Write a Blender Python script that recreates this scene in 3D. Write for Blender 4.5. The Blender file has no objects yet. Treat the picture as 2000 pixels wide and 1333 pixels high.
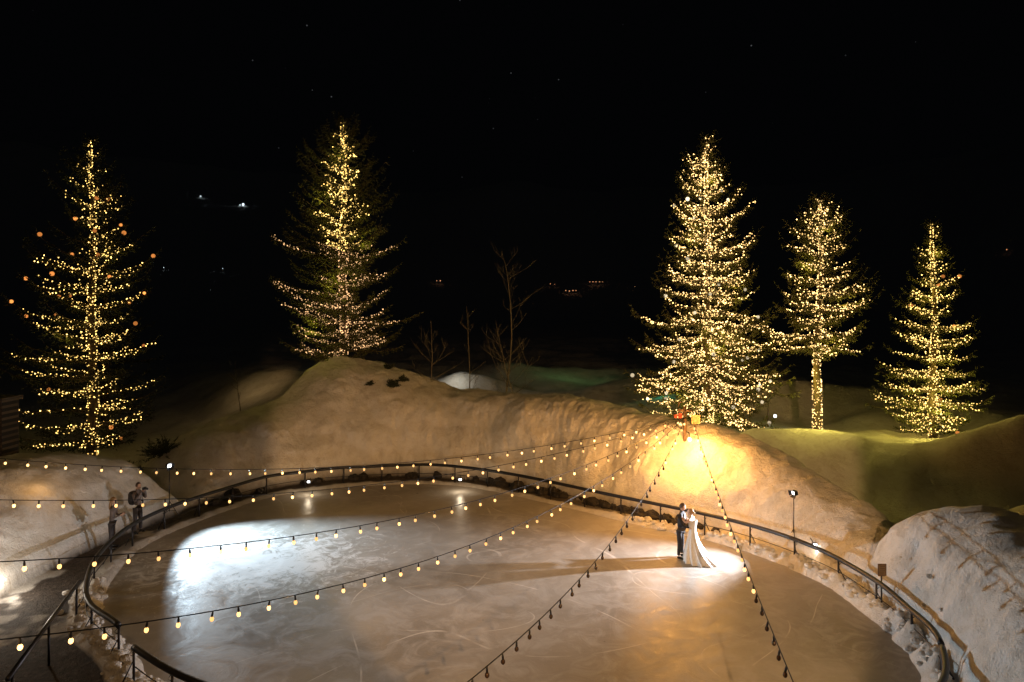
import bpy, math, random
import numpy as np
from mathutils import Vector, Matrix
random.seed(7); rng=np.random.default_rng(7)
scene=bpy.context.scene
CH=8.2; F=1333.0
# ------------------------------------------------------------------ camera
cd=bpy.data.cameras.new("camera"); cam=bpy.data.objects.new("camera",cd)
scene.collection.objects.link(cam); scene.camera=cam
cam.location=(0,0,CH); cam.rotation_euler=(math.radians(90),0,0)
cd.lens=24; cd.sensor_width=36; cd.shift_y=-0.0333; cd.clip_start=.1; cd.clip_end=6000
scene.view_settings.view_transform='Standard'; scene.view_settings.look='None'; scene.view_settings.exposure=0
# ------------------------------------------------------------------ node helpers
def newmat(name):
    m=bpy.data.materials.new(name); m.use_nodes=True
    nt=m.node_tree; return m,nt,nt.nodes["Principled BSDF"]
def L(nt,a,b): nt.links.new(a,b)
def noise(nt,vec,scale,detail=4,rough=.5,dist=0):
    n=nt.nodes.new("ShaderNodeTexNoise"); n.inputs["Scale"].default_value=scale
    n.inputs["Detail"].default_value=detail; n.inputs["Roughness"].default_value=rough; n.inputs["Distortion"].default_value=dist
    if vec is not None: L(nt,vec,n.inputs["Vector"])
    return n.outputs["Fac"]
def ramp(nt,fac,stops):
    r=nt.nodes.new("ShaderNodeValToRGB"); L(nt,fac,r.inputs[0])
    e=r.color_ramp.elements
    while len(e)<len(stops): e.new(.5)
    for i,(p,c) in enumerate(stops):
        e[i].position=p; e[i].color=(c[0],c[1],c[2],1) if hasattr(c,'__len__') else (c,c,c,1)
    return r.outputs[0]
def mixc(nt,fac,a,b):
    m=nt.nodes.new("ShaderNodeMix"); m.data_type='RGBA'
    for s,v in ((0,fac),(6,a),(7,b)):
        if isinstance(v,bpy.types.NodeSocket): L(nt,v,m.inputs[s])
        else: m.inputs[s].default_value=v if not hasattr(v,'__len__') else (*v,1)
    return m.outputs[2]
def mth(nt,op,a,b=None):
    m=nt.nodes.new("ShaderNodeMath"); m.operation=op
    for i,v in enumerate((a,b)):
        if v is None: continue
        if isinstance(v,bpy.types.NodeSocket): L(nt,v,m.inputs[i])
        else: m.inputs[i].default_value=v
    return m.outputs[0]
def bump(nt,h,strength,dist,prev=None):
    b=nt.nodes.new("ShaderNodeBump"); b.inputs["Strength"].default_value=strength; b.inputs["Distance"].default_value=dist
    L(nt,h,b.inputs["Height"])
    if prev is not None: L(nt,prev,b.inputs["Normal"])
    return b.outputs[0]
def simple(name,col,rough=.6,metal=0,var=.25,scale=8,bmp=.0):
    m,nt,p=newmat(name)
    tc=nt.nodes.new("ShaderNodeTexCoord").outputs["Object"]
    n=noise(nt,tc,scale,2)
    c=ramp(nt,n,[(.3,[x*(1-var) for x in col]),(.7,[min(1,x*(1+var)) for x in col])])
    L(nt,c,p.inputs["Base Color"]); p.inputs["Roughness"].default_value=rough; p.inputs["Metallic"].default_value=metal
    if bmp: L(nt,bump(nt,n,bmp,.02),p.inputs["Normal"])
    return m
def emis(name,col,strength,vary=True,sampling='NONE'):
    m=bpy.data.materials.new(name); m.use_nodes=True; nt=m.node_tree
    for n in list(nt.nodes): nt.nodes.remove(n)
    o=nt.nodes.new("ShaderNodeOutputMaterial"); e=nt.nodes.new("ShaderNodeEmission")
    e.inputs[0].default_value=(*col,1)
    if vary:
        g=nt.nodes.new("ShaderNodeNewGeometry")
        r=mth(nt,'POWER',g.outputs["Random Per Island"],2.0)
        s=mth(nt,'MULTIPLY_ADD',r,strength*1.6); nt.nodes[-1].inputs[2].default_value=strength*.35
        L(nt,s,e.inputs[1])
    else: e.inputs[1].default_value=strength
    L(nt,e.outputs[0],o.inputs[0])
    m.cycles.emission_sampling=sampling
    return m
# ------------------------------------------------------------------ mesh helpers
def add_obj(name,me,parent=None,loc=(0,0,0)):
    o=bpy.data.objects.new(name,me); scene.collection.objects.link(o); o.location=loc
    if parent: o.parent=parent
    return o
def empty(name,loc=(0,0,0)):
    o=bpy.data.objects.new(name,None); o.empty_display_size=.3; scene.collection.objects.link(o); o.location=loc; return o
class B:
    def __init__(s): s.v=[];s.f=[];s.m=[];s.n=0
    def add(s,v,f,mi=0):
        v=np.asarray(v,float).reshape(-1,3); f=np.asarray(f,int)
        s.v.append(v); s.f.append((f+s.n).tolist()); s.m+= [mi]*len(f); s.n+=len(v)
    def tube(s,pts,rad,sides=6,mi=0,cap=True):
        pts=np.asarray(pts,float); n=len(pts)
        rad=np.full(n,rad) if np.isscalar(rad) else np.asarray(rad,float)
        t=np.gradient(pts,axis=0); t/=np.linalg.norm(t,axis=1)[:,None]+1e-9
        ref=np.array([0,0,1.]) if abs(t[:,2]).mean()<.8 else np.array([1.,0,0])
        a=np.cross(t,ref); a/=np.linalg.norm(a,axis=1)[:,None]+1e-9; b=np.cross(t,a)
        ang=np.arange(sides)*2*np.pi/sides
        v=pts[:,None]+rad[:,None,None]*(np.cos(ang)[None,:,None]*a[:,None]+np.sin(ang)[None,:,None]*b[:,None])
        i=np.arange(n-1)[:,None]*sides; j=np.arange(sides)[None]; k=(j+1)%sides
        f=np.stack([i+j,i+k,i+sides+k,i+sides+j],-1).reshape(-1,4)
        s.add(v.reshape(-1,3),f,mi)
        if cap:
            base=s.n-n*sides
            s.f.append([[base+q for q in range(sides)][::-1],[base+(n-1)*sides+q for q in range(sides)]]); s.m+=[mi,mi]
    def box(s,c,d,mi=0,rz=0):
        c=np.array(c,float); d=np.array(d,float)/2
        v=np.array([[x,y,z] for x in(-1,1) for y in(-1,1) for z in(-1,1)],float)*d
        R=np.array([[math.cos(rz),-math.sin(rz),0],[math.sin(rz),math.cos(rz),0],[0,0,1]])
        s.add(v@R.T+c,[[0,1,3,2],[4,6,7,5],[0,4,5,1],[2,3,7,6],[0,2,6,4],[1,5,7,3]],mi)
    def inst(s,tv,tf,pos,sc,mi=0):
        pos=np.asarray(pos,float).reshape(-1,3)
        if len(pos)==0: return
        tv=np.asarray(tv,float); tf=np.asarray(tf,int); sc=np.broadcast_to(np.asarray(sc,float),(len(pos),))
        v=(tv[None]*sc[:,None,None]+pos[:,None]).reshape(-1,3)
        f=(tf[None]+(np.arange(len(pos))*len(tv))[:,None,None]).reshape(-1,tf.shape[1])
        s.add(v,f,mi)
    def build(s,name,mats,parent=None,smooth=True,loc=(0,0,0)):
        me=bpy.data.meshes.new(name)
        v=np.concatenate(s.v); f=[q for part in s.f for q in part]
        me.from_pydata(v.tolist(),[],f)
        for m in mats: me.materials.append(m)
        me.polygons.foreach_set("material_index",s.m)
        if smooth: me.polygons.foreach_set("use_smooth",[True]*len(f))
        me.update()
        return add_obj(name,me,parent,loc)
OCT_V=[(1,0,0),(-1,0,0),(0,1,0),(0,-1,0),(0,0,1),(0,0,-1)]
OCT_F=[(0,2,4),(2,1,4),(1,3,4),(3,0,4),(2,0,5),(1,2,5),(3,1,5),(0,3,5)]
def sphere_t(nu=8,nv=6):
    v=[];f=[]
    for i in range(nv+1):
        p=math.pi*i/nv
        for j in range(nu):
            a=2*math.pi*j/nu; v.append((math.sin(p)*math.cos(a),math.sin(p)*math.sin(a),math.cos(p)))
    for i in range(nv):
        for j in range(nu):
            k=(j+1)%nu; f.append((i*nu+j,(i+1)*nu+j,(i+1)*nu+k,i*nu+k))
    return np.array(v),np.array(f)
SV,SF=sphere_t()
# ------------------------------------------------------------------ noise
TAB=rng.random((256,256))
def vn(x,y,s,o=0):
    x=np.asarray(x,float)/s+o*17.3; y=np.asarray(y,float)/s+o*5.7
    xi=np.floor(x).astype(int); yi=np.floor(y).astype(int); fx=x-xi; fy=y-yi
    fx=fx*fx*(3-2*fx); fy=fy*fy*(3-2*fy)
    g=lambda a,b:TAB[a%256,b%256]
    return (g(xi,yi)*(1-fx)+g(xi+1,yi)*fx)*(1-fy)+(g(xi,yi+1)*(1-fx)+g(xi+1,yi+1)*fx)*fy-.5
def fbm(x,y,s,oct=4):
    x=np.asarray(x,float); y=np.asarray(y,float); r=0;a=1
    c,sn=math.cos(.6),math.sin(.6)
    for i in range(oct):
        r=r+a*vn(x,y,s,i); a*=.5; s*=.5; x,y=c*x-sn*y,sn*x+c*y
    return r
def sstep(t): t=np.clip(t,0,1); return t*t*(3-2*t)
# ------------------------------------------------------------------ rink outline
CX,CY=-1.5,22.0
rail_pts=np.array([(9.4,14.95),(9.75,16.8),(9.77,18.6),(9.35,20.8),(7.75,23.5),(5.3,25.6),(2.1,28.4),(-1.64,31.2),(-4.3,31.9),(-7.05,31.5),(-9.2,30.7),(-10.8,29.4),(-12.1,26.7),(-12.9,23.5),(-12.3,20.3),(-11.4,18.3),(-10.5,17.0),(-9.1,15.8),(-8.2,14.8),(-6.3,13.5),(-3,12.1),(1,11.2),(5,11.5),(8,13.0)])
def catmull(P,n=14,closed=True):
    out=[];m=len(P)
    for i in range(m):
        p0,p1,p2,p3=P[(i-1)%m],P[i],P[(i+1)%m],P[(i+2)%m]
        for k in range(n):
            t=k/n
            out.append(.5*((2*p1)+(-p0+p2)*t+(2*p0-5*p1+4*p2-p3)*t*t+(-p0+3*p1-3*p2+p3)*t**3))
    return np.array(out)
rail_curve=catmull(rail_pts)
_th=np.unwrap(np.arctan2(rail_curve[:,1]-CY,rail_curve[:,0]-CX)); _r=np.hypot(rail_curve[:,0]-CX,rail_curve[:,1]-CY)
_o=np.argsort(np.mod(_th,2*np.pi)); RT=np.mod(_th,2*np.pi)[_o]; RR=_r[_o]
def Rr(th): return np.interp(np.mod(th,2*np.pi),RT,RR,period=2*np.pi)
def Ri(th): return Rr(th)-.35
# crest x, y, z, start of face, outer height, width of the back slope
ST=np.array([(9,6,.4,1,.4,4),(12.5,12,3.0,.7,1.5,4),(12.9,14.5,3.05,.6,1.5,4),(12.9,16.5,3.0,.65,1.2,3),(12.4,18,2.85,.75,.8,2.5),(12.0,19.2,2.35,.9,.2,2.2),(11.6,20,1.0,1.1,0,2.2),(11.7,20.9,1.15,1.1,-.2,2.2),
(11.8,22.3,1.55,1.2,-.3,2.2),(10.9,24,2.2,1.25,-.3,2.2),(9.85,26,2.8,1.25,-.2,2.2),(8.4,27.8,3.3,1.25,.3,2.4),(7,29,3.5,1.2,.7,3),(4.7,31.5,3.75,1.2,.8,4),(2.5,33.5,4.1,1.2,.7,4),(0,35,3.85,1.2,.5,4),
(-2.7,36,3.65,1.2,.5,4),(-5.5,37,4.1,1.2,1.2,4),(-7.2,37,4.6,1.2,2.5,4),(-9.4,37,4.75,1.2,3,4),(-10.8,36,4.3,1.2,2.0,4),(-11.7,35,3.6,1.2,.6,3),(-13,33.5,3.1,1.2,.4,3),(-14.9,32,2.6,1.3,.4,3),
(-15.6,30.7,1.7,1.6,.4,3),(-15.4,28.9,.25,1.5,.4,3),(-15.2,27.7,1.4,1.4,.8,3),(-15.9,27,2.4,1.3,1,3),(-17.2,25.5,2.75,1.4,1,4),(-18.2,24.5,2.8,1.5,1,4),(-19,21,2.6,2.0,1,4),(-18.5,17,2.2,3.2,.8,4),(-17.5,13,1.6,4.5,.4,4),(-14,8,.1,4,.2,4),(-4,4,.02,3,.05,4)])
sth=np.mod(np.arctan2(ST[:,1]-CY,ST[:,0]-CX),2*np.pi); so=np.argsort(sth)
_g=np.linspace(0,2*np.pi,1441)[:-1]
def smoothper(a,k=9):
    ker=np.hanning(k+2)[1:-1]; ker/=ker.sum(); b=np.concatenate([a[-k:],a,a[:k]]); return np.convolve(b,ker,'same')[k:-k]
def stat(vals): return smoothper(np.interp(_g,sth[so],vals[so],period=2*np.pi),13)
S_hc=stat(ST[:,2]); S_dc=stat(np.hypot(ST[:,0]-CX,ST[:,1]-CY)-Ri(sth)); S_d0=stat(ST[:,3]); S_ho=stat(ST[:,4]); S_w=stat(ST[:,5])
GA=[(15.3,30.6,2.0,1.1,1.6),(21,28.8,4.0,1.2,3.0),(18.9,23.8,2.6,1.1,2.0),(13.0,32.5,2.0,1.4,1.3),(27,31,4,3,2.0),(-4.2,60,2.1,2.0,2.1),(-18.6,50,2.3,2,1.1),
    (7,75,9,3,1.3),(-1,70,5,3,1.0),(-8.8,40,3.5,3,1.2),(16,48,6,2,1.4),(24,50,5,3,1.6),(28,42,4,3,1.5),(12,58,6,3,1.2),(-26,30,4,3,1.0),(20,35,5,2.5,1.2)]
def H(x,y,detail=True):
    x=np.asarray(x,float); y=np.asarray(y,float)
    th=np.mod(np.arctan2(y-CY,x-CX),2*np.pi); rho=np.hypot(x-CX,y-CY); d=rho-Ri(th)
    hc,dc,d0,ho,wd=[np.interp(th,_g,a,period=2*np.pi) for a in(S_hc,S_dc,S_d0,S_ho,S_w)]
    d0=d0+.35*fbm(x,y,1.6,3); dc=np.maximum(dc,d0+.5)
    t=np.clip((d-d0)/(dc-d0),0,1)
    face=hc*(1-(1-t)**2.7)**.66
    t2=sstep((d-dc)/wd)
    z=np.where(d<dc,face,hc*(1-t2)+ho*t2)
    far=sstep((d-25)/60.0); z=z*(1-.8*far)
    for gx,gy,sx,sy,a in GA:
        z=z+a*np.exp(-.5*(((x-gx)/sx)**2+((y-gy)/sy)**2))
    out=sstep((d-d0)/1.0)*np.clip(hc*1.2,0,1)
    z=z+out*(.5*fbm(x,y,3.8,3)+(.09*fbm(x,y,.8,4) if detail else 0))
    z=z+sstep((d-dc-1)/4)*.9*fbm(x+31,y,6,3)*np.clip(hc,0,1)
    right=np.exp(-.5*((np.mod(th+.35+np.pi,2*np.pi)-np.pi)/.55)**2); left=np.exp(-.5*((th-3.75)/.35)**2)
    k=.05+.22*right+.12*left
    z=z+k*np.exp(-.5*((d-.38)/.22)**2)*(1+1.6*fbm(x,y,.45,3))+np.where(d<.1,-.10*sstep((.1-d)/.3),0)
    m=sstep((rho-350)/900)*(230+90*fbm(x,y,420,4))
    back=sstep((y-60)/200)
    return z+m*back+.03*sstep(d/.3)
nth=1500
th=np.linspace(0,2*np.pi,nth,endpoint=False)
ds=[-.5,-.3,-.15,0]; dd=0
while dd<8: dd+=.08; ds.append(dd)
while dd<1600: dd=dd*1.026; ds.append(dd)
ds=np.array(ds)
TH,DD=np.meshgrid(th,ds,indexing='ij'); RHO=Ri(TH)+DD
X=CX+RHO*np.cos(TH); Y=CY+RHO*np.sin(TH); Z=H(X,Y)
nr=len(ds)
hc_,dc_,d0_=[np.interp(TH,_g,a,period=2*np.pi) for a in(S_hc,S_dc,S_d0)]
snowd=(DD-(d0_+.35*fbm(X,Y,1.6,3)))
mask=sstep((snowd+.05)/.15)*np.clip(hc_*2,0,1)
right=np.exp(-.5*((np.mod(TH+.35+np.pi,2*np.pi)-np.pi)/.5)**2)
left=np.exp(-.5*((TH-3.75)/.35)**2)
mask=np.maximum(mask,np.clip((right+left*.9)*2.2,0,1)*(DD<1.5)*np.where(left>right,(DD<.75),1))
mask=np.maximum(mask,(1-sstep((DD-.25)/.2))*(.75))
mask=np.maximum(mask,sstep((fbm(X,Y,1.1,4)-.12)/.2)*.55*(DD<7)*(TH>2.9))
mask=np.where(DD>14,1,mask)
wgt=sstep(snowd/.5)*np.clip(Z*1.2,0,1)*(1-sstep((DD-7)/3))
rel=.46*fbm(TH*12+3,Z*1.4+DD*.35,2.2,4)+.08*fbm(TH*30+3,Z*2.2,.6,3)
X=X+rel*wgt*np.cos(TH); Y=Y+rel*wgt*np.sin(TH); Z=Z+wgt*.06*fbm(TH*30,Z*2+DD,.7,4)
i=np.arange(nth)[:,None]; j=np.arange(nr-1)[None]; k=(i+1)%nth
faces=np.stack([i*nr+j,i*nr+j+1,k*nr+j+1,k*nr+j],-1).reshape(-1,4)
me=bpy.data.meshes.new("snow_ground")
me.from_pydata(np.stack([X,Y,Z],-1).reshape(-1,3).tolist(),[],faces.tolist())
at=me.attributes.new("snow",'FLOAT','POINT'); at.data.foreach_set("value",mask.reshape(-1).astype(np.float32))
me.polygons.foreach_set("use_smooth",[True]*len(me.polygons))
terrain=add_obj("snow_ground",me)
def snow_material(name,attr):
    m,nt,p=newmat(name)
    tc=nt.nodes.new("ShaderNodeTexCoord").outputs["Object"]
    n1=noise(nt,tc,1.3,4,.55); n2=noise(nt,tc,7,4,.7); n3=noise(nt,tc,26,2,.7); nd=noise(nt,tc,1.7,6,.72,.5)
    snowc=ramp(nt,nd,[(.3,(.60,.56,.50)),(.5,(.76,.74,.70)),(.72,(.84,.83,.82))])
    if attr:
        at=nt.nodes.new("ShaderNodeAttribute"); at.attribute_name="snow"
        dirt_shade=ramp(nt,n2,[(.35,(.02,.015,.012)),(.6,(.065,.05,.04)),(.8,(.2,.17,.14))])  # soil and path colour, also painting in the shade along the bank's foot
        L(nt,mixc(nt,at.outputs["Fac"],dirt_shade,snowc),p.inputs["Base Color"])
    else: L(nt,snowc,p.inputs["Base Color"])
    p.inputs["Roughness"].default_value=.75
    b1=bump(nt,n1,.4,.2); b2=bump(nt,n2,.7,.09,b1); b3=bump(nt,n3,.9,.04,b2); L(nt,b3,p.inputs["Normal"])
    return m
me.materials.append(snow_material("snow",True)); snow_mat=snow_material("loose_snow",False)
# ------------------------------------------------------------------ ice
me=bpy.data.meshes.new("ice_rink"); vs=[(CX,CY,.0)]; fs=[]
nn=240; rings=40
for r in range(1,rings+1):
    for a in range(nn):
        t=2*math.pi*a/nn; q=(float(Ri(t))+.12)*r/rings; vs.append((CX+q*math.cos(t),CY+q*math.sin(t),0))
for a in range(nn): fs.append((0,1+a,1+(a+1)%nn))
for r in range(rings-1):
    for a in range(nn):
        b=(a+1)%nn; fs.append((1+r*nn+a,1+(r+1)*nn+a,1+(r+1)*nn+b,1+r*nn+b))
me.from_pydata(vs,[],fs); ice=add_obj("ice_rink",me)
m,nt,p=newmat("ice"); tc=nt.nodes.new("ShaderNodeTexCoord").outputs["Object"]
big=noise(nt,tc,.22,6,.65,.8); med=noise(nt,tc,1.1,8,.7,1.2); fine=noise(nt,tc,14,3,.7)
col=ramp(nt,big,[(.3,(.23,.215,.19)),(.7,(.41,.385,.35))])
frost=ramp(nt,med,[(.46,0.0),(.6,.45),(.75,.8)])
col=mixc(nt,frost,col,(.50,.49,.47))
# frosted ice; its white also paints in the left stand's pool of light
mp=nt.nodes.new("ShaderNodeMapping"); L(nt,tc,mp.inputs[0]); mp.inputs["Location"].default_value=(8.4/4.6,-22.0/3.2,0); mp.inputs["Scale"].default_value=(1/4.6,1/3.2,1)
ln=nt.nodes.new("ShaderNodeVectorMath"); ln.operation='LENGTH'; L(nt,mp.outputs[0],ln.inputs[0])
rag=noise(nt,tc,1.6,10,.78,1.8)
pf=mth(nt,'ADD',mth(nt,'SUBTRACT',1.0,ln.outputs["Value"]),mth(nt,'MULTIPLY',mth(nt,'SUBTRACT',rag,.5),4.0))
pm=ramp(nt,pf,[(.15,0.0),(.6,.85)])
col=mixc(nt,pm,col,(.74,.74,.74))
lines=None
for sc,of,w in ((.10,.5,.0010),(.15,.46,.0013),(.21,.54,.0014)):
    nz=noise(nt,tc,sc,.6,.3,.2)
    a=mth(nt,'ABSOLUTE',mth(nt,'SUBTRACT',nz,of)); a=mth(nt,'LESS_THAN',a,w)
    lines=a if lines is None else mth(nt,'MAXIMUM',lines,a)
brk=ramp(nt,noise(nt,tc,.9,3),[(.45,0.0),(.6,1.0)])
lf=mth(nt,'MULTIPLY',mth(nt,'MULTIPLY',lines,brk),.45)
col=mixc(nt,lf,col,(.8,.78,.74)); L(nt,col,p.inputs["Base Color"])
L(nt,ramp(nt,med,[(.3,.27),(.7,.58)]),p.inputs["Roughness"])
p.inputs["Specular IOR Level"].default_value=.35
b1=bump(nt,med,.35,.03); b2=bump(nt,fine,.4,.006,b1); L(nt,b2,p.inputs["Normal"])
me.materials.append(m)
# ------------------------------------------------------------------ materials
m_black=simple("black_rubber",(.012,.014,.02),.45)
m_metal=simple("dark_metal",(.03,.03,.035),.4,.6)
m_bark=simple("bark",(.07,.05,.035),.9,0,.4,12,.5)
m_rock=simple("rock",(.022,.019,.017),.85,0,.6,4,.8)
m_wood=simple("weathered_wood",(.11,.07,.045),.8,0,.35,9)
def needle_mat(name,a,b):
    m,nt,p=newmat(name); g=nt.nodes.new("ShaderNodeNewGeometry")
    L(nt,ramp(nt,g.outputs["Random Per Island"],[(0,a),(1,b)]),p.inputs["Base Color"]); p.inputs["Roughness"].default_value=.6
    return m
m_needle=needle_mat("needles",(.032,.042,.012),(.10,.10,.028))
m_needle_dark=needle_mat("needles_dark",(.012,.018,.008),(.035,.045,.018))
e_gold=emis("fairy_light_gold",(1,.62,.16),4.6)
e_gold_dim=emis("fairy_light_dim",(1,.55,.24),1.8)
e_warm=emis("fairy_light_warm",(1,.60,.20),5.0)
e_orn=emis("orange_globe",(1,.33,.07),1.3)
e_ornw=emis("white_globe",(1,.80,.5),1.5)
e_bulb=emis("festoon_bulb",(1,.52,.17),4.2,True)
m_bulboff=simple("unlit_bulb",(.05,.03,.02),.2)
e_white=emis("white_lamp",(.9,.95,1),8,False)
e_warmlamp=emis("warm_lamp",(1,.7,.35),8,False)
# ------------------------------------------------------------------ lamps
def point(name,loc,power,col,rad=.1,parent=None):
    l=bpy.data.lights.new(name,'POINT'); l.energy=power; l.color=col; l.shadow_soft_size=rad
    o=bpy.data.objects.new(name,l); scene.collection.objects.link(o); o.location=loc
    if parent: o.parent=parent
    return o
def spot(name,loc,aim,power,col,size,blend,rad=.05,parent=None):
    l=bpy.data.lights.new(name,'SPOT'); l.energy=power; l.color=col; l.shadow_soft_size=rad
    l.spot_size=math.radians(size); l.spot_blend=blend
    o=bpy.data.objects.new(name,l); scene.collection.objects.link(o); o.location=loc
    o.rotation_euler=(Vector(aim)-Vector(loc)).to_track_quat('-Z','Y').to_euler()
    if parent: o.parent=parent
    return o
# ------------------------------------------------------------------ conifers
def conifer(name,x,y,topz,prof,crown,nbr,up,droop,tip,dens,seed,lsp=.17,lfrac=lambda t:1.,lprob=lambda t:1.,tsp=.05,orn=(0,None),lm=None,lm_low=None,nm=None,power=0,lcol=(1,.8,.2),brr=.028,lean=0,low_split=0,gap=0,wmul=1.0,glow_n=5,base_glow=0,tiers=26):
    R=np.random.default_rng(seed); z0=float(H(x,y))-.15; h=topz-z0
    root=empty(name,(x,y,z0)); pt=np.array([p[0] for p in prof]); pw=np.array([p[1] for p in prof])*wmul
    tr=B(); zz=np.linspace(0,h,30); wob=.07*np.sin(zz*.8+seed)+lean*(zz/h)
    tp=np.stack([wob,.05*np.cos(zz*.7),zz],1); r0=.012*h+.05
    tr.tube(tp,r0*(1-zz/h)**.8+.012,8)
    cen=lambda z:np.array([np.interp(z,zz,tp[:,0]),np.interp(z,zz,tp[:,1]),z])
    P=[];T=[];Ln=[];lights=[];lights2=[];tips=[]
    tier=R.uniform(.68,1.12,60); 
    for b in range(nbr):
        t=crown+(1-crown)*((b+R.random()*.9)/nbr)**1.12
        if t>.995: continue
        # branches gather into whorls
        tq=(np.floor(t*tiers)+.5)/tiers; t=min(.99,max(crown,t+(tq-t)*.55))
        z=t*h; a=R.random()*2*np.pi
        ti=int(t*tiers)+int(a/2.1)*17
        Lb=np.interp(t,pt,pw)*R.uniform(.75,1.15)*tier[ti%60]
        if R.random()<gap: Lb*=.5
        Lb=max(Lb,.12)
        n=max(4,int(Lb/.22)); s=np.linspace(0,1,n+1)
        dr=droop*(1.0-.9*t)*R.uniform(.6,1.4); upp=up*R.uniform(.2,1.8)+ (t**2)*.55
        bend=R.uniform(-.35,.35)
        aa=a+bend*s
        pts=cen(z)+np.stack([Lb*s*np.cos(aa),Lb*s*np.sin(aa),Lb*(upp*s-dr*s**1.5+tip*s**4)],1)
        pts[1:]+=R.normal(0,.02,(n,3))
        tr.tube(pts,(.012+.012*Lb)*(1-s*.85),4,0,False)
        ns=int(Lb/.085*dens)+2
        ss=R.uniform(.12,1,ns); px=np.stack([np.interp(ss,s,pts[:,c]) for c in range(3)],1)
        sg=np.where(R.random(ns)<.5,1,-1); aw=a+sg*R.uniform(.5,1.2,ns)
        tl=(.16+.34*Lb*(1-ss)*.6+.1*R.random(ns))
        td=np.stack([np.cos(aw),np.sin(aw),R.uniform(-.45,.15,ns)-.15*droop],1)
        P.append(px);T.append(td);Ln.append(tl)
        P.append(pts[-1:]); T.append((pts[-1]-pts[-2])[None]/(np.linalg.norm(pts[-1]-pts[-2])+1e-6)); Ln.append(np.array([.3]))
        tips.append(pts[-1])
        if R.random()<lprob(t):
            fr=lfrac(t)*R.uniform(.7,1.05); fr=min(fr,1)
            nl=max(1,int(Lb*fr/lsp)); sl=(np.arange(nl)+R.random())/nl*fr; sl=np.clip(sl,0,1)
            q=np.stack([np.interp(sl,s,pts[:,c]) for c in range(3)],1)+R.normal(0,.035,(nl,3))
            q[:,2]+=.03
            (lights2 if t<low_split else lights).append(q)
            if Lb>.8:
                nl2=int(nl*.4)
                if nl2:
                    s2=R.uniform(.25,1,nl2)*fr; q=np.stack([np.interp(s2,s,pts[:,c]) for c in range(3)],1)
                    ow=a+np.where(R.random(nl2)<.5,1,-1)*R.uniform(.5,1.2,nl2); ol=R.uniform(.05,.3,nl2)
                    q=q+np.stack([np.cos(ow)*ol,np.sin(ow)*ol,-.1*ol],1); (lights2 if t<low_split else lights).append(q)
    tr.build("trunk_and_branches",[m_bark],root)
    P=np.concatenate(P);T=np.concatenate(T);Ln=np.concatenate(Ln)
    K=8; n=len(P)
    u=R.random((n,K,1)); base=P[:,None]+T[:,None]*(Ln[:,None,None]*u)
    d=T[:,None]*.7+R.normal(0,.55,(n,K,3)); d/=np.linalg.norm(d,axis=2)[:,:,None]
    ln=R.uniform(.09,.22,(n,K,1)); sd=np.cross(d,R.normal(0,1,(n,K,3))); sd/=np.linalg.norm(sd,axis=2)[:,:,None]+1e-9
    w=R.uniform(.012,.026,(n,K,1))
    v=np.stack([base-sd*w,base+sd*w,base+d*ln],2).reshape(-1,3)
    fb=B(); fb.add(v,np.arange(len(v)).reshape(-1,3)); fb.build("needle_foliage",[nm or m_needle],root,False)
    lb=B()
    if tsp<5:
        nt_=int(h*(1.0)/tsp); zt=R.uniform(.02,.97,nt_)*h
        at_=R.uniform(0,6.283,nt_); rr=r0*(1-zt/h)**.8+.05
        q=np.stack([np.interp(zt,zz,tp[:,0])+rr*np.cos(at_),np.interp(zt,zz,tp[:,1])+rr*np.sin(at_),zt],1)
        lb.inst(OCT_V,OCT_F,q[zt/h>=low_split],brr,0); lb.inst(OCT_V,OCT_F,q[zt/h<low_split],brr*.9,1)
    if lights: q=np.concatenate(lights); lb.inst(OCT_V,OCT_F,q,R.uniform(.7,1.3,len(q))*brr,0)
    if lights2: q=np.concatenate(lights2); lb.inst(OCT_V,OCT_F,q,R.uniform(.75,1.1,len(q))*brr*.85,1)
    if lb.n: lb.build("fairy_lights",[lm or e_gold,lm_low or lm or e_gold],root,False)
    if orn[0]:
        ob=B(); idx=R.choice(int(len(tips)*.8),orn[0],replace=False); q=np.array(tips)[idx]*np.array([.95,.95,1])-np.array([0,0,.12])
        ob.inst(SV,SF,q,R.uniform(.075,.11,len(q))); ob.build("globe_ornaments",[orn[1]],root)
    if power:
        nl=glow_n
        for i_ in range(nl):
            t=max(.08,crown*.5)+(.93-max(.08,crown*.5))*(i_+.5)/nl; a=-1.57+(i_%3-1)*1.3
            wv=np.interp(t,pt,pw)*.5; c=cen(t*h)
            point("glow",(c[0]+wv*math.cos(a),c[1]+wv*math.sin(a),c[2]),power*(1.25-t)*9/nl,lcol,.25,root)
    if base_glow: point("glow_low",(-.4,-1.3,2.0),base_glow,(1,.82,.14),.3,root)
    return root
gold=(1,.74,.09)
conifer("christmas_tree",-20.3,33,16.5,[(0,2.4),(.05,2.8),(.2,4.1),(.38,3.9),(.55,3.1),(.7,2.2),(.86,1.2),(1,.1)],.05,210,.18,.3,.25,.8,11,
        lsp=.17,lfrac=lambda t:.9,lprob=lambda t:.68,tsp=.03,orn=(26,e_orn),lm=e_gold,nm=m_needle_dark,power=7,lcol=gold,brr=.029,gap=.25,wmul=1.05,glow_n=4,tiers=20)
conifer("christmas_tree",-9.65,39,18.9,[(0,2.2),(.15,3.1),(.36,2.9),(.56,2.7),(.76,2.1),(.87,1.4),(1,.15)],.03,250,.28,.25,.2,1.3,12,
        lsp=.10,lfrac=lambda t:.55 if t>.45 else 1,lprob=lambda t:.9 if t>.45 else .6,tsp=.014,lm=e_gold,lm_low=e_gold_dim,power=28,lcol=(.95,.8,.10),low_split=.47,brr=.038,gap=.2,wmul=1.1,tiers=20)
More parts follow.
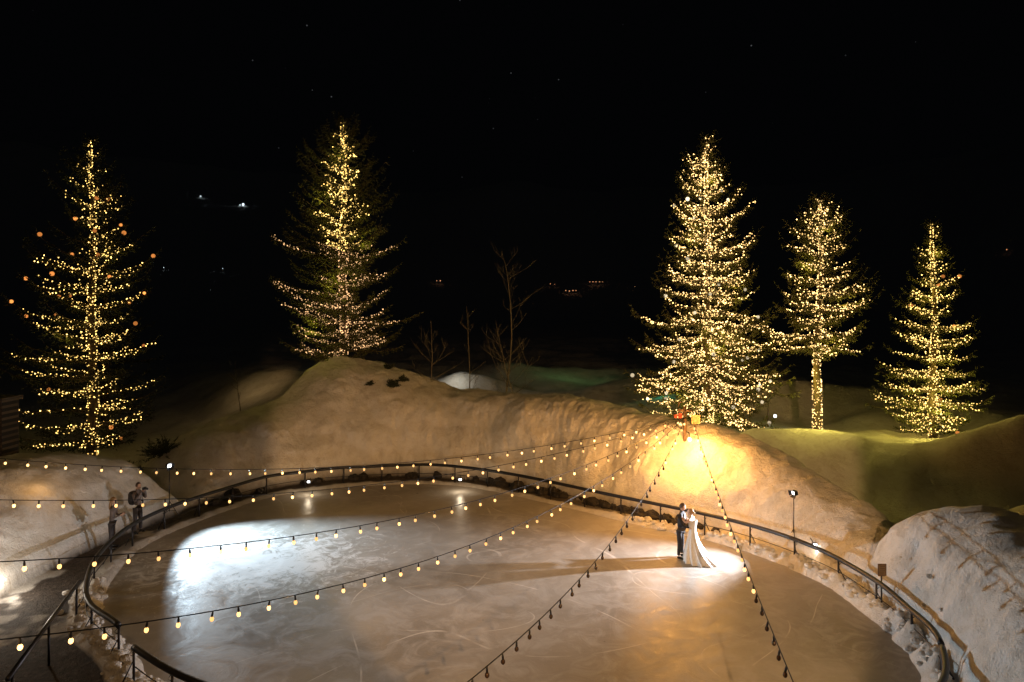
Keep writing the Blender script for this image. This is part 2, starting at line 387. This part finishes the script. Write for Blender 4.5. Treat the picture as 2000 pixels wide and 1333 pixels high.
conifer("christmas_tree",10.0,35,17.0,[(0,2.3),(.06,2.7),(.12,3.2),(.23,3.1),(.41,2.5),(.58,2.0),(.67,1.6),(.85,.95),(1,.1)],.06,330,.14,.75,.38,1.1,13,
        lsp=.085,tsp=.02,orn=(34,e_ornw),lm=e_warm,power=52,lcol=gold,brr=.031,gap=.12,wmul=1.25,base_glow=60,tiers=22)
conifer("christmas_tree",14.7,33,13.5,[(.25,1.2),(.32,2.2),(.38,2.45),(.5,2.1),(.66,1.6),(.87,.95),(.95,.4),(1,.1)],.36,170,.12,.65,.32,1.1,14,
        lsp=.10,lm=e_warm,tsp=.018,power=34,lcol=gold,brr=.028,lean=.25,gap=.35,wmul=1.2,base_glow=130,tiers=18)
conifer("christmas_tree",21.6,35,12.66,[(0,1.3),(.06,2.0),(.2,2.8),(.36,2.2),(.6,1.4),(.83,.7),(1,.08)],.05,170,.14,.35,.25,.9,15,
        lsp=.10,lm=e_gold,tsp=.025,orn=(8,e_orn),power=30,lcol=gold,brr=.029,gap=.25,wmul=1.05,base_glow=150,tiers=15)
for (x,y,tz,sd) in ((-25,42,17,22),):
    conifer("pine_tree",x,y,tz,[(0,2.4),(.2,3),(.5,2.2),(.8,1.1),(1,.1)],.1,110,.15,.4,.2,.8,sd,lprob=lambda t:0,tsp=99,nm=m_needle_dark)
# ------------------------------------------------------------------ bare trees
m_twig=simple("grey_bark",(.24,.21,.16),.9)
def bare(x,y,topz,seed,spread=.30,nb=2.0):
    R=random.Random(seed); z0=float(H(x,y))-.1; b=B()
    h=topz-z0; n=16; pts=[np.array([0.,0,0])]; dv=np.array([R.gauss(0,.04),0,1.])
    for i in range(n):
        dv=dv+np.array([R.gauss(0,.05),R.gauss(0,.05),.03]); dv/=np.linalg.norm(dv); pts.append(pts[-1]+dv*h/n)
    rad=np.linspace(.006*h+.012,.007,n+1); b.tube(pts,rad,6,0,False)
    def grow(p,d,l,r,lev):
        k=5; q=[np.array(p)]; dv=np.array(d,float)
        for i in range(k):
            dv=dv+np.array([R.gauss(0,.13),R.gauss(0,.13),.10]); dv/=np.linalg.norm(dv); q.append(q[-1]+dv*l/k)
        b.tube(q,np.linspace(r,r*.4,k+1),4,0,False)
        if lev<2:
            for i in range(R.randint(2,3)):
                j=R.randint(1,k-1); a=R.random()*6.28; nd=dv+np.array([math.cos(a),math.sin(a),.2])*.9; nd/=np.linalg.norm(nd)
                grow(q[j],nd,l*R.uniform(.35,.6),r*.55,lev+1)
    for i in range(int(h*nb)):
        f=R.uniform(.2,.95); k=f*n; i0=int(min(k,n-1)); p=pts[i0]+(pts[i0+1]-pts[i0])*(k-i0)
        a=R.random()*6.28; d=np.array([math.cos(a),math.sin(a),R.uniform(.25,1.0)]); d/=np.linalg.norm(d)
        wv=math.sin(math.pi*min(1,.25+f*.72))**.6
        grow(p,d,h*spread*wv*R.uniform(.35,1.0)+.2,.016*(1.2-f)+.004,0)
    b.build("bare_tree",[m_twig],None,True,(x,y,z0))
bare(-.55,45,12.0,3); bare(.6,43.5,7.6,5); bare(-4.9,42,7.4,6); bare(-2.8,44,8.3,9,.2,1.2); bare(-17.5,44,4.8,10)
# ------------------------------------------------------------------ rail around the rink
def rail(idx0,idx1,name="rink_railing"):
    root=empty(name); b=B()
    pts=rail_curve[idx0:idx1]
    zz=.82+.015*np.sin(np.arange(len(pts))*.3)
    b.tube(np.c_[pts,zz],.068,8,0)
    b.build("padded_top_rail",[m_black],root)
    p=B(); seg=np.r_[0,np.cumsum(np.hypot(*np.diff(pts,axis=0).T))]
    tot=seg[-1]; n=int(tot/1.75)+1
    for k in range(n+1):
        s=min(tot*k/n,tot); q=np.array([np.interp(s,seg,pts[:,0]),np.interp(s,seg,pts[:,1])])
        nrm=np.array([q[0]-CX,q[1]-CY]); nrm/=np.linalg.norm(nrm)
        p.tube([(q[0],q[1],.80),(q[0],q[1],-.1)],.028,6)
        o=q+nrm*.28; p.tube([(q[0],q[1],.55),(o[0],o[1],.03)],.016,5)
        p.tube([(q[0],q[1],.62),((q+nrm*.1)[0],(q+nrm*.1)[1],.7),(q[0],q[1],.8)],.016,5)
    p.tube(np.c_[pts,np.full(len(pts),.42)],.013,5)
    p.build("posts",[m_metal],root)
n=14
rail(0,17*n+1); 
rail(18*n,24*n)
hb=B(); P0=np.array([-11.35,17.9,1.0]); P1=np.array([-9.75,13.2,1.0])
hb.tube([P0,(P0+P1)/2+np.array([0,0,.01]),P1],.05,8)
for t in (0.05,.5,.95):
    q=P0+(P1-P0)*t; hb.tube([q,(q[0],q[1],0)],.028,6)
hb.build("walkway_handrail",[m_metal])
rb=B(); R=np.random.default_rng(4); bs,bf=sphere_t(9,6)
for k in range(110):
    t=math.radians(R.choice([R.uniform(15,150),R.uniform(25,80)])); dd=R.uniform(.95,1.35); rr=float(Ri(t))+dd; q=(CX+rr*math.cos(t),CY+rr*math.sin(t))
    s=R.uniform(.10,.30); nv=bs*(1+.35*(R.random((len(bs),1))-.5)); nv=nv*np.array([R.uniform(.8,1.3),R.uniform(.8,1.3),R.uniform(.6,.95)])*s
    rb.add(nv+np.array([q[0],q[1],s*.3+.02]),bf)
rb.build("rock_border",[m_rock],None,False)
sb=B()
for k in range(420):
    t=math.radians(R.choice([R.uniform(-45,35),R.uniform(190,235)])); dd=abs(R.normal(.3,.25)); rr=float(Ri(t))+dd; q=(CX+rr*math.cos(t),CY+rr*math.sin(t))
    s=R.uniform(.03,.12); nv=bs*(1+.4*(R.random((len(bs),1))-.5))*s
    sb.add(nv*np.array([1.2,1.1,.7])+np.array([q[0],q[1],float(H(*q))+s*.2]),bf)
sb.build("snow_clumps",[snow_mat])
def shrub(x,y,r,n,seed,mat):
    R=np.random.default_rng(seed); z=float(H(x,y)); b=B()
    for k in range(n):
        a=R.random()*6.28; e=R.uniform(.2,1.3); d=np.array([math.cos(a)*math.cos(e),math.sin(a)*math.cos(e),math.sin(e)]); l=r*R.uniform(.5,1)
        pts=np.array([d*l*s+np.array([0,0,-.3*l*s*s]) for s in np.linspace(0,1,5)]); b.tube(pts,np.linspace(.012,.004,5),4,0,False)
        u=R.random((40,1)); base=pts[-1]*u; dv=R.normal(0,1,(40,3))+d*.8; dv/=np.linalg.norm(dv,axis=1)[:,None]
        sd=np.cross(dv,R.normal(0,1,(40,3))); sd/=np.linalg.norm(sd,axis=1)[:,None]
        v=np.stack([base-sd*.015,base+sd*.015,base+dv*.14],1).reshape(-1,3); b.add(v,np.arange(len(v)).reshape(-1,3))
    b.build("shrub",[mat],None,False,(x,y,z-.05))
shrub(-6.1,34.9,.6,30,1,m_needle_dark); shrub(-5.7,35.6,.55,26,2,m_needle_dark); shrub(-7.2,34.8,.3,12,3,m_needle_dark); shrub(-6.6,36.6,.6,24,7,m_needle_dark)
shrub(-15.8,31,1.3,60,4,m_needle_dark); shrub(-16.6,33,1.8,90,5,m_needle_dark); shrub(-17.2,30.5,1.3,70,6,m_needle_dark); shrub(-16.2,29.3,1.0,60,8,m_needle_dark)
# ------------------------------------------------------------------ festoon string lights
HUB=np.array([6.85,26.9,3.85])
def festoon(end,sag,lit,spacing=.56,h0=HUB):
    root=empty("string_lights"); end=np.array(end,float); D=np.linalg.norm(end-h0); n=80
    f=np.linspace(0,1,n+1); pts=h0+(end-h0)*f[:,None]; pts[:,2]-=sag*4*f*(1-f)
    c=B(); c.tube(pts,.011,5); 
    nb=int(D/spacing); on=[];off=[]
    for k in range(nb):
        g=(k+.6+random.uniform(-.12,.12))/nb; q=np.array([np.interp(g,f,pts[:,i]) for i in range(3)])
        sw=random.gauss(0,.014)
        c.tube([q,q-np.array([sw*.5,0,.05]),q-np.array([sw,0,.10])],[.012,.02,.02],6)
        (on if lit(g) else off).append(q-np.array([sw,0,.145]))
    c.build("cable_and_sockets",[m_black],root)
    tv=SV*np.array([1,1,1.25])
    if on:
        b=B(); b.inst(tv,SF,on,.038); b.build("lit_bulbs",[e_bulb],root)
        for k in range(3,len(on),9): point("bulb_glow",tuple(on[k]-np.array([0,0,.05])),24,(1,.52,.17),.05,root)
    if off:
        b=B(); b.inst(tv,SF,off,.04); b.build("unlit_bulbs",[m_bulboff],root)
    p=B(); p.tube([(end[0],end[1],-.2),(end[0],end[1],end[2]+.15)],.07,8); p.build("anchor_post",[m_wood],root)
festoon((-20.6,21.4,4.0),1.42,lambda g:True)
festoon((-17.3,14.9,4.3),1.42,lambda g:True)
festoon((-10.6,10.5,4.2),1.35,lambda g:True)
festoon((-9.3,7.9,4.1),1.9,lambda g:True)
festoon((-3.1,5,3.6),1.55,lambda g:g<.16)
festoon((3.62,6,2.2),.32,lambda g:g<.62,.5,HUB+np.array([.3,0,-.2]))
hz=float(H(6.85,27.2))
root=empty("lamp_post",(6.85,27.05,hz))
b=B(); b.tube([(0,0,-.5),(0,0,4.25-hz)],.07,8); b.box((0,0,4.1-hz),(.55,.08,.1)); b.tube([(-.25,0,4.15-hz),(-.25,0,4.4-hz),(-.1,0,4.45-hz)],.03,6)
b.build("post",[m_wood],root)
b=B(); b.inst(SV,SF,[(.12,-.25,3.0-hz)],.075); b.build("lamp_globe",[e_warmlamp],root)
b=B(); b.tube([(0,0,3.3-hz),(.1,-.22,3.25-hz),(.12,-.25,3.1-hz)],.018,6); b.build("lamp_arm",[m_metal],root)
point("lamp_light",(.12,-1.3,3.1-hz),330,(1,.42,.08),.3,root)
point("lamp_light_upper",(-1.5,-2.1,3.6-hz),480,(1,.42,.08),.3,root)
m_board=simple("board",(.5,.38,.2),.6); m_red=simple("red_plate",(.3,.05,.03),.5)
b=B(); b.box((.42,-.05,3.75-hz),(.34,.03,.36),0); b.box((-.2,-.08,3.9-hz),(.16,.04,.22),1); b.box((-.38,-.08,3.88-hz),(.12,.04,.15),1); b.tube([(.42,0,3.9-hz),(.42,0,2.6-hz)],.025,6,2)
b.build("notice_board",[m_board,m_red,m_wood],root,False)
root=empty("rink_sign",(9.85,18.2,0))
b=B(); b.tube([(0,0,-.1),(0,0,1.35)],.02,6,0); b.box((0,-.03,1.2),(.22,.025,.32),1); b.box((0,-.045,1.2),(.17,.004,.25),2)
for k in range(5): b.box((0,-.049,1.3-k*.05),(.14,.003,.010),0)
b.build("sign_board",[m_metal,m_wood,simple("sign_face",(.16,.11,.06),.6)],root,False)
# ------------------------------------------------------------------ light stands
def light_stand(x,y,hz,aim,power,col,size,blend,z0=0):
    root=empty("light_stand",(x,y,z0)); b=B(); h=hz
    b.tube([(0,0,.35),(0,0,h-.05)],.015,6)
    for a in (0.3,2.4,4.5):
        b.tube([(0,0,.75),(.42*math.cos(a),.42*math.sin(a),0)],.012,5); b.tube([(0,0,.4),(.22*math.cos(a),.22*math.sin(a),.36)],.01,5)
    d=Vector(aim)-Vector((x,y,z0+h)); d.normalize(); ry=d.to_track_quat('-Z','Y').to_matrix()
    b.build("tripod",[m_metal],root)
    hb=B(); s_=.75
    hb.box((0,0,.05),(.24*s_,.18*s_,.1),0); hb.box((0,0,-.005),(.2*s_,.14*s_,.012),1)
    for sx in (-1,1): hb.add(np.array([(sx*.12,-.09,0),(sx*.12,.09,0),(sx*.2,.12,-.12),(sx*.2,-.12,-.12)])*s_,[(0,1,2,3)],0)
    for sy in (-1,1): hb.add(np.array([(-.12,sy*.09,0),(.12,sy*.09,0),(.18,sy*.18,-.12),(-.18,sy*.18,-.12)])*s_,[(0,1,2,3)],0)
    o=hb.build("lamp_head",[m_metal,e_white],root,False,(0,0,h)); o.rotation_euler=ry.to_euler()
    s=spot("lamp_beam",(0,0,0),(0,0,-1),power,col,size,blend,.05,root); s.location=Vector((0,0,h))+d*.16; s.rotation_euler=ry.to_euler()
    return root
light_stand(9.45,22.9,1.95,(3.8,21.4,.4),6000,(.95,.95,1.0),66,1.0)
light_stand(-13.15,26.2,2.1,(-4.8,21.6,0),8500,(.68,.86,1.0),72,1.0)
root=empty("walkway_lamp",(-14.6,19.3,0)); b=B(); b.tube([(0,0,0),(0,0,.45)],.03,6); b.tube([(0,0,.44),(0,0,.5)],[.09,.05],8); b.build("lamp_body",[m_metal],root)
b=B(); b.inst(SV,SF,[(.0,-.04,.40)],.07); b.build("lamp_bulb",[e_white],root); point("lamp_light",(.6,-.25,.8),80,(1,.86,.7),.08,root)
for (x,y,pw) in ((-8.9,29.9,13),(-2.3,30.3,18),(9.75,22.0,5)):
    root=empty("rail_floodlight",(x,y,.55)); b=B(); b.box((0,0,0),(.14,.08,.1),0); b.box((0,-.045,0),(.11,.01,.07),1); b.tube([(0,.04,0),(0,.3,.1)],.014,5,0); b.build("lamp_body",[m_metal,e_white],root,False)
    point("lamp_light",(0,-.12,-.12),pw,(1,.80,.55),.04,root)
def flood_or_fill(loc,aim,power,col,size,blend,rad):
    root=empty("flood_fill_light",loc); b=B(); b.box((0,.1,.18),(.4,.3,.16),0); b.tube([(0,.2,.2),(0,.9,.6)],.03,6,0); b.build("unseen_housing",[m_metal],root,False)  # out-of-view housing, built for the main lamp and the added fills alike
    s=spot("beam",(0,0,0),(0,0,-1),power,col,size,blend,rad,root); s.rotation_euler=(Vector(aim)-Vector(loc)).to_track_quat('-Z','Y').to_euler()
flood_or_fill((3,-3,8.9),(2.4,31,2.4),12000,(1,.54,.21),43,.12,.12)
flood_or_fill((-5,-2,9.5),(-3,18,0),1100,(1,.58,.28),72,.8,.3)  # added dim fill over the ice, not a known lamp
flood_or_fill((6,-1,9.8),(12.4,15.4,.6),620,(1,.62,.34),27,.9,.3)  # added fill to brighten the right-hand mound
flood_or_fill((-3,-2,9.5),(-17,25.5,1.5),1300,(1,.66,.40),20,.8,.3)  # added fill to brighten the left bank
# lights beyond the bank
point("distant_lamp",(-5.3,57.2,3.2),90,(1,.95,.8),.1)
point("distant_lamp",(-18.2,46.4,4.2),30,(1,.62,.25),.1)
point("distant_lamp",(6.0,68,4.5),40,(.5,1,.32),.3)
point("distant_lamp",(10.5,48,2.6),9,(.10,1,.5),.2)
point("distant_lamp",(14.6,40,2.8),14,(.6,1,.3),.2)
root=empty("swing_frame",(14.3,40,float(H(14.3,40))-.05)); b=B()
for xx in (-.7,.7): b.tube([(xx,0,0),(xx,0,1.5)],.04,6)
b.tube([(-.7,0,1.45),(.7,0,1.5)],.04,6); b.tube([(-.7,0,0.1),(.2,0,1.45)],.03,6); b.build("frame",[m_wood],root)
b=B(); b.inst(SV,SF,[(1.0,-.3,.7)],.09); b.build("lamp_bulb",[e_white],root)
m,nt,p=newmat("stone_blocks"); tc=nt.nodes.new("ShaderNodeTexCoord").outputs["Object"]
mp=nt.nodes.new("ShaderNodeMapping"); L(nt,tc,mp.inputs[0]); mp.inputs["Rotation"].default_value=(math.radians(90),0,0)
bk=nt.nodes.new("ShaderNodeTexBrick"); L(nt,mp.outputs[0],bk.inputs[0]); bk.inputs["Scale"].default_value=2.2
bk.inputs["Color1"].default_value=(.11,.09,.07,1); bk.inputs["Color2"].default_value=(.07,.055,.045,1); bk.inputs["Mortar"].default_value=(.02,.02,.02,1)
L(nt,bk.outputs[0],p.inputs["Base Color"]); p.inputs["Roughness"].default_value=.9; L(nt,bump(nt,bk.outputs["Fac"],-.8,.03),p.inputs["Normal"])
b=B(); b.box((0,0,1.5),(.9,.9,5)); b.box((0,0,4.08),(1.1,1.1,.16)); b.build("stone_column",[m],None,False,(-19.7,26.2,.6))
# ------------------------------------------------------------------ town lights on the far slope
def far_hit(u,v):
    d=np.array([(u-1000)/F,1,-(v-600)/F]); 
    for yy in np.arange(150,1700,4.):
        q=np.array([0,0,CH])+d*yy
        if q[2]<float(H(q[0],q[1]))+1.5: return q-d*8
    return np.array([0,0,CH])+d*700
tw=B()
for (u,v,s) in ((475,400,1.6),(469,401,.7),(392,384,.8),(435,525,.4),(860,549,.7),(853,549,.5),(1075,555,.5),(1083,556,.3),(1152,551,.5),(1158,551,.6),(1164,551,.6),(1171,551,.6),(1177,551,.4),(1105,568,.6),(1112,569,.7),(1119,568,.7),(1125,568,.5),(1966,488,.6),(320,523,.4),(1240,560,.3)):
    q=far_hit(u,v); tw.inst(SV,SF,[q],s*q[1]/900.,0 if u<500 else 1)
tw.build("town_lights",[emis("cold_town_light",(.75,.9,1),2,False),emis("warm_town_light",(1,.45,.2),1.0,False)])
# ------------------------------------------------------------------ people
def skin_obj(name,verts,edges,rad,mat,parent,sub=2):
    me=bpy.data.meshes.new(name); me.from_pydata([tuple(v) for v in verts],edges,[]); me.materials.append(mat)
    o=add_obj(name,me,parent); md=o.modifiers.new("Skin",'SKIN'); md.use_smooth_shade=True
    if not me.skin_vertices: 
        return o
    dt=me.skin_vertices[0].data
    for i_,r in enumerate(rad):
        dt[i_].radius=(r,r) if np.isscalar(r) else r; dt[i_].use_root=(i_==0)
    s=o.modifiers.new("Sub",'SUBSURF'); s.levels=sub; s.render_levels=sub
    return o
def hand(name,wrist,dirv,palmn,mat,parent,curl=.6):
    w=np.array(wrist,float); d=np.array(dirv,float); d/=np.linalg.norm(d); nn_=np.array(palmn,float); nn_-=d*nn_.dot(d); nn_/=np.linalg.norm(nn_); s=np.cross(d,nn_)
    V=[w,w+d*.045,w+d*.085]; E=[(0,1),(1,2)]; Rr_=[.024,.030,.030]
    for i_,(o,l) in enumerate(((-.030,.062),(-.010,.075),(.011,.070),(.031,.055))):
        p0=w+d*.088+s*o; c1=curl*.5; p1=p0+(d*math.cos(c1)+nn_*math.sin(c1))*l*.55; c2=curl*1.3; p2=p1+(d*math.cos(c2)+nn_*math.sin(c2))*l*.5
        k=len(V); V+=[p0,p1,p2]; E+=[(2,k),(k,k+1),(k+1,k+2)]; Rr_+=[.0105,.009,.0075]
    k=len(V); t0=w+d*.035-s*.032; t1=t0+(d*.6-s*.6+nn_*.4)*.035; t2=t1+(d*.9-s*.2+nn_*.4)*.03
    V+=[t0,t1,t2]; E+=[(1,k),(k,k+1),(k+1,k+2)]; Rr_+=[.013,.011,.009]
    return skin_obj(name,V,E,Rr_,mat,parent,1)
m_skin=simple("skin",(.55,.36,.27),.5,0,.08); m_eye=simple("eye",(.03,.02,.02),.2); m_lip=simple("lips",(.4,.15,.13),.5)
m_suit=simple("suit_wool",(.012,.014,.022),.75); m_shirt=simple("white_shirt",(.75,.75,.75),.7); m_shoe=simple("black_leather",(.01,.01,.01),.3)
m_dress=simple("dress_satin",(.66,.65,.63),.5,0,.08,20); m_coat=simple("grey_coat",(.16,.13,.12),.8); m_jeans=simple("dark_trousers",(.05,.045,.05),.8); m_pack=simple("backpack_nylon",(.015,.015,.02),.6)
m_hbrown=simple("brown_hair",(.06,.03,.015),.5); m_hblond=simple("blonde_hair",(.32,.19,.08),.5)
def head(parent,c,yaw,pitch,hairmat,long=False,bun=False,cap=False):
    root=bpy.data.objects.new("head",None); scene.collection.objects.link(root); root.parent=parent; root.location=c; root.rotation_euler=(0,pitch,yaw)
    tv,tf=sphere_t(28,22); v=tv*np.array([.095,.075,.118])
    low=np.clip(-tv[:,2],0,1); v[:,0]*=1-.18*low; v[:,1]*=1-.38*low**1.3; v[:,0]+=.012*low
    fr=np.clip(tv[:,0],0,1)
    v[:,0]+=.028*np.exp(-((tv[:,1]/.16)**2)-((tv[:,2]+.18)/.16)**2)*(fr>0)
    v[:,0]-=.010*fr*(np.exp(-(((tv[:,1]-.42)/.17)**2)-((tv[:,2]-.02)/.12)**2)+np.exp(-(((tv[:,1]+.42)/.17)**2)-((tv[:,2]-.02)/.12)**2))
    v[:,0]+=.012*fr*np.exp(-((tv[:,1]/.3)**2)-((tv[:,2]+.85)/.15)**2)
    b=B(); b.add(v,tf); 
    for s in (-1,1):
        b.add(tv*np.array([.018,.008,.032])+np.array([-.005,s*.076,-.012]),tf); b.add(tv*np.array([.008,.012,.007])+np.array([.082,s*.031,.003]),tf,1)
    b.add(tv*np.array([.007,.024,.008])+np.array([.083,0,-.062]),tf,2); b.build("face",[m_skin,m_eye,m_lip],root)
    h=B(); hv=tv*np.array([.104,.086,.118])+np.array([-.012,0,.018]); hv[:,0]=np.where((tv[:,0]>.35)&(tv[:,2]<.45),hv[:,0]*.55,hv[:,0]); hv[:,2]=np.where(tv[:,2]<-.3,hv[:,2]*.7,hv[:,2])
    h.add(hv,tf)
    if long:
        vv=tv*np.array([.05,.085,.19])+np.array([-.07,0,-.12]); h.add(vv,tf)
    if bun: h.add(tv*.048+np.array([-.115,0,.02]),tf)
    h.build("hair",[hairmat],root)
def person(name,loc,yaw,top,legs,toph,arms,headpos,headyaw,headpitch,hair,torso=0,female=False,shirt=False,lean=(0,0),trm=None,sleeve=None,legsapart=.1,**hk):
    root=empty(name,loc); root.rotation_euler=(0,0,yaw)
    lx,ly=lean; S=toph/1.78
    sp=lambda z:np.array([lx*max(0,z-.95)/.6,ly*max(0,z-.95)/.6,z])*np.array([1,1,S])
    sh=.17 if not female else .145; k=1. if not female else .84
    V=[sp(.97),sp(1.12),sp(1.30),sp(1.44),sp(1.52),sp(1.6)]; E=[(0,1),(1,2),(2,3),(3,4),(4,5)]; RR_=[(.145*k,.115*k),(.125*k,.10*k),(.155*k,.115*k),(.12*k,.09*k),.06*k,.05*k]
    for s,(el,wr) in zip((1,-1),arms):
        i0=len(V); V+=[sp(1.43)+np.array([0,s*sh,0]),np.array(el)*np.array([1,1,S]),np.array(wr)*np.array([1,1,S])]; E+=[(3,i0),(i0,i0+1),(i0+1,i0+2)]; RR_+=[.068*k,.048*k,.033*k]
    skin_obj("torso",V,E,RR_,top,root)
    if trm:
        V=[(0,0,.98*S)];E=[];RR_=[(.14*k,.12*k)]
        for s in (1,-1):
            i0=len(V); V+=[(0,s*.09,.88*S),(.02,s*(.09+legsapart*.3),.5*S),(0,s*(.09+legsapart*.5),.10)]; E+=[(0,i0),(i0,i0+1),(i0+1,i0+2)]; RR_+=[.098*k,.072*k,.056*k]
        skin_obj("legs",V,E,RR_,trm,root)
        for s in (1,-1):
            yy=s*(.09+legsapart*.5)
            skin_obj("shoe",[(-.05,yy,.05),(.06,yy,.05),(.18,yy+s*.02,.035)],[(0,1),(1,2)],[(.045,.045),(.042,.045),(.035,.035)],m_shoe,root)
    for (el,wr) in arms:
        el=np.array(el)*np.array([1,1,S]); wr=np.array(wr)*np.array([1,1,S]); d=wr-el
        hand("hand",wr-d*.02,d+np.array([.05,0,0]),(.1,-np.sign(wr[1]+1e-3),.0),m_skin,root)
    skin_obj("neck",[sp(1.5),sp(1.62)+np.array([.01,0,0])],[(0,1)],[.05*k,.05*k],m_skin,root,1)
    head(root,headpos,headyaw,headpitch,hair,**hk)
    if shirt:
        b=B(); tv,tf=sphere_t(12,8); b.add(tv*np.array([.02,.045,.13])+sp(1.36)+np.array([.115,0,0]),tf); b.build("shirt_front",[m_shirt],root)
    return root
GY=math.radians(-35)
person("groom",(5.50,22.32,.0),GY,m_suit,None,1.78,[((.14,.25,1.16),(.36,.13,1.10)),((.14,-.25,1.16),(.36,-.13,1.08))],(.085,0,1.67),0,.22,m_hbrown,shirt=True,trm=m_suit,lean=(.05,0))
br=person("bride",(5.50+.40*math.cos(GY),22.32+.40*math.sin(GY),.0),GY+math.pi,m_dress,None,1.66,[((.14,.22,1.34),(.33,.13,1.50)),((.13,-.22,1.25),(.28,-.16,1.38))],(.06,0,1.55),0,-.2,m_hblond,female=True,trm=None,lean=(.03,0),bun=True)
b=B(); nr_=34; ns_=72; V=[]
for i_ in range(nr_):
    t=i_/(nr_-1)
    z=1.32-1.31*t
    if z>1.0: r=.118+.035*((z-1.0)/.32); 
    else:
        q=(1.0-z)/1.0; r=.118+.34*q**1.25
    q=max(0,(1.0-z)); cx=-.02-.16*q**2.4; 
    for a_ in range(ns_):
        a=2*math.pi*a_/ns_; fold=1+.10*q*math.sin(a*13+.6*math.sin(a*3))+.05*q*math.sin(a*7+1)
        ex=1+.6*q**3*max(0,-math.cos(a))
        V.append((cx+r*fold*math.cos(a)*ex*.95,r*fold*math.sin(a)*(1.0),z))
i=np.arange(nr_-1)[:,None]*ns_; j=np.arange(ns_)[None]; k=(j+1)%ns_
b.add(V,np.stack([i+j,i+k,i+ns_+k,i+ns_+j],-1).reshape(-1,4)); b.build("gown",[m_dress],br)
for s in (1,-1):
    skin_obj("bare_arm",[(.0,s*.14,1.345),( .14,s*.222,1.34*.9326 if s>0 else 1.25*.9326),((.33,.13,1.50*.9326) if s>0 else (.28,-.16,1.38*.9326))],[(0,1),(1,2)],[.064,.045,.032],m_skin,br)
person("onlooker",(-13.55,23.1,.03),math.radians(10),m_coat,None,1.68,[((.1,.24,1.12),(.3,.12,1.2)),((.1,-.24,1.12),(.3,-.1,1.2))],(.06,0,1.60),0,.15,m_hblond,trm=m_jeans,lean=(.08,0),long=True,female=True)
ph=person("photographer",(-13.55,24.7,.03),math.radians(-15),m_coat,None,1.8,[((.12,.26,1.2),(.27,.07,1.52)),((.12,-.26,1.2),(.27,-.07,1.52))],(.05,0,1.70),0,0,m_hbrown,trm=m_jeans)
b=B(); b.box((.30,0,1.62),(.07,.14,.10),0); b.tube([(.32,0,1.62),(.44,0,1.62)],.04,10,0); b.build("photo_camera",[m_black],ph,False)
b=B(); tv,tf=sphere_t(16,12); sgn=np.sign(tv)*np.abs(tv)**.6; b.add(sgn*np.array([.12,.16,.25])+np.array([-.2,0,1.25]),tf)
for s in (1,-1): b.tube([(-.14,s*.1,1.46),(0,s*.11,1.53),(.13,s*.11,1.4),(.1,s*.13,1.15),(-.14,s*.14,1.05)],.018,6)
b.build("backpack",[m_pack],ph)
# ------------------------------------------------------------------ night sky
w=bpy.data.worlds.new("World"); scene.world=w; w.use_nodes=True; nt=w.node_tree; bg=nt.nodes["Background"]
tc=nt.nodes.new("ShaderNodeTexCoord")
vo=nt.nodes.new("ShaderNodeTexVoronoi"); vo.inputs["Scale"].default_value=45; L(nt,tc.outputs["Generated"],vo.inputs["Vector"])
near=mth(nt,'LESS_THAN',vo.outputs["Distance"],.04)
sep=nt.nodes.new("ShaderNodeSeparateColor"); L(nt,vo.outputs["Color"],sep.inputs[0])
br_=mth(nt,'POWER',sep.outputs[0],5.0); st=mth(nt,'MULTIPLY',mth(nt,'MULTIPLY',near,br_),.07)
c=nt.nodes.new("ShaderNodeMix"); c.data_type='RGBA'; L(nt,st,c.inputs[0]); c.inputs[6].default_value=(.0008,.0009,.0011,1); c.inputs[7].default_value=(.9,.93,1,1)
L(nt,c.outputs[2],bg.inputs[0]); bg.inputs[1].default_value=1.0
mo=bpy.data.lights.new("night_fill",'SUN'); mo.energy=.003; mo.color=(.8,.88,1); mo.angle=.009; o=bpy.data.objects.new("night_fill",mo); scene.collection.objects.link(o); o.rotation_euler=(math.radians(50),0,math.radians(40))  # very weak fill light added to the night, no visible moon
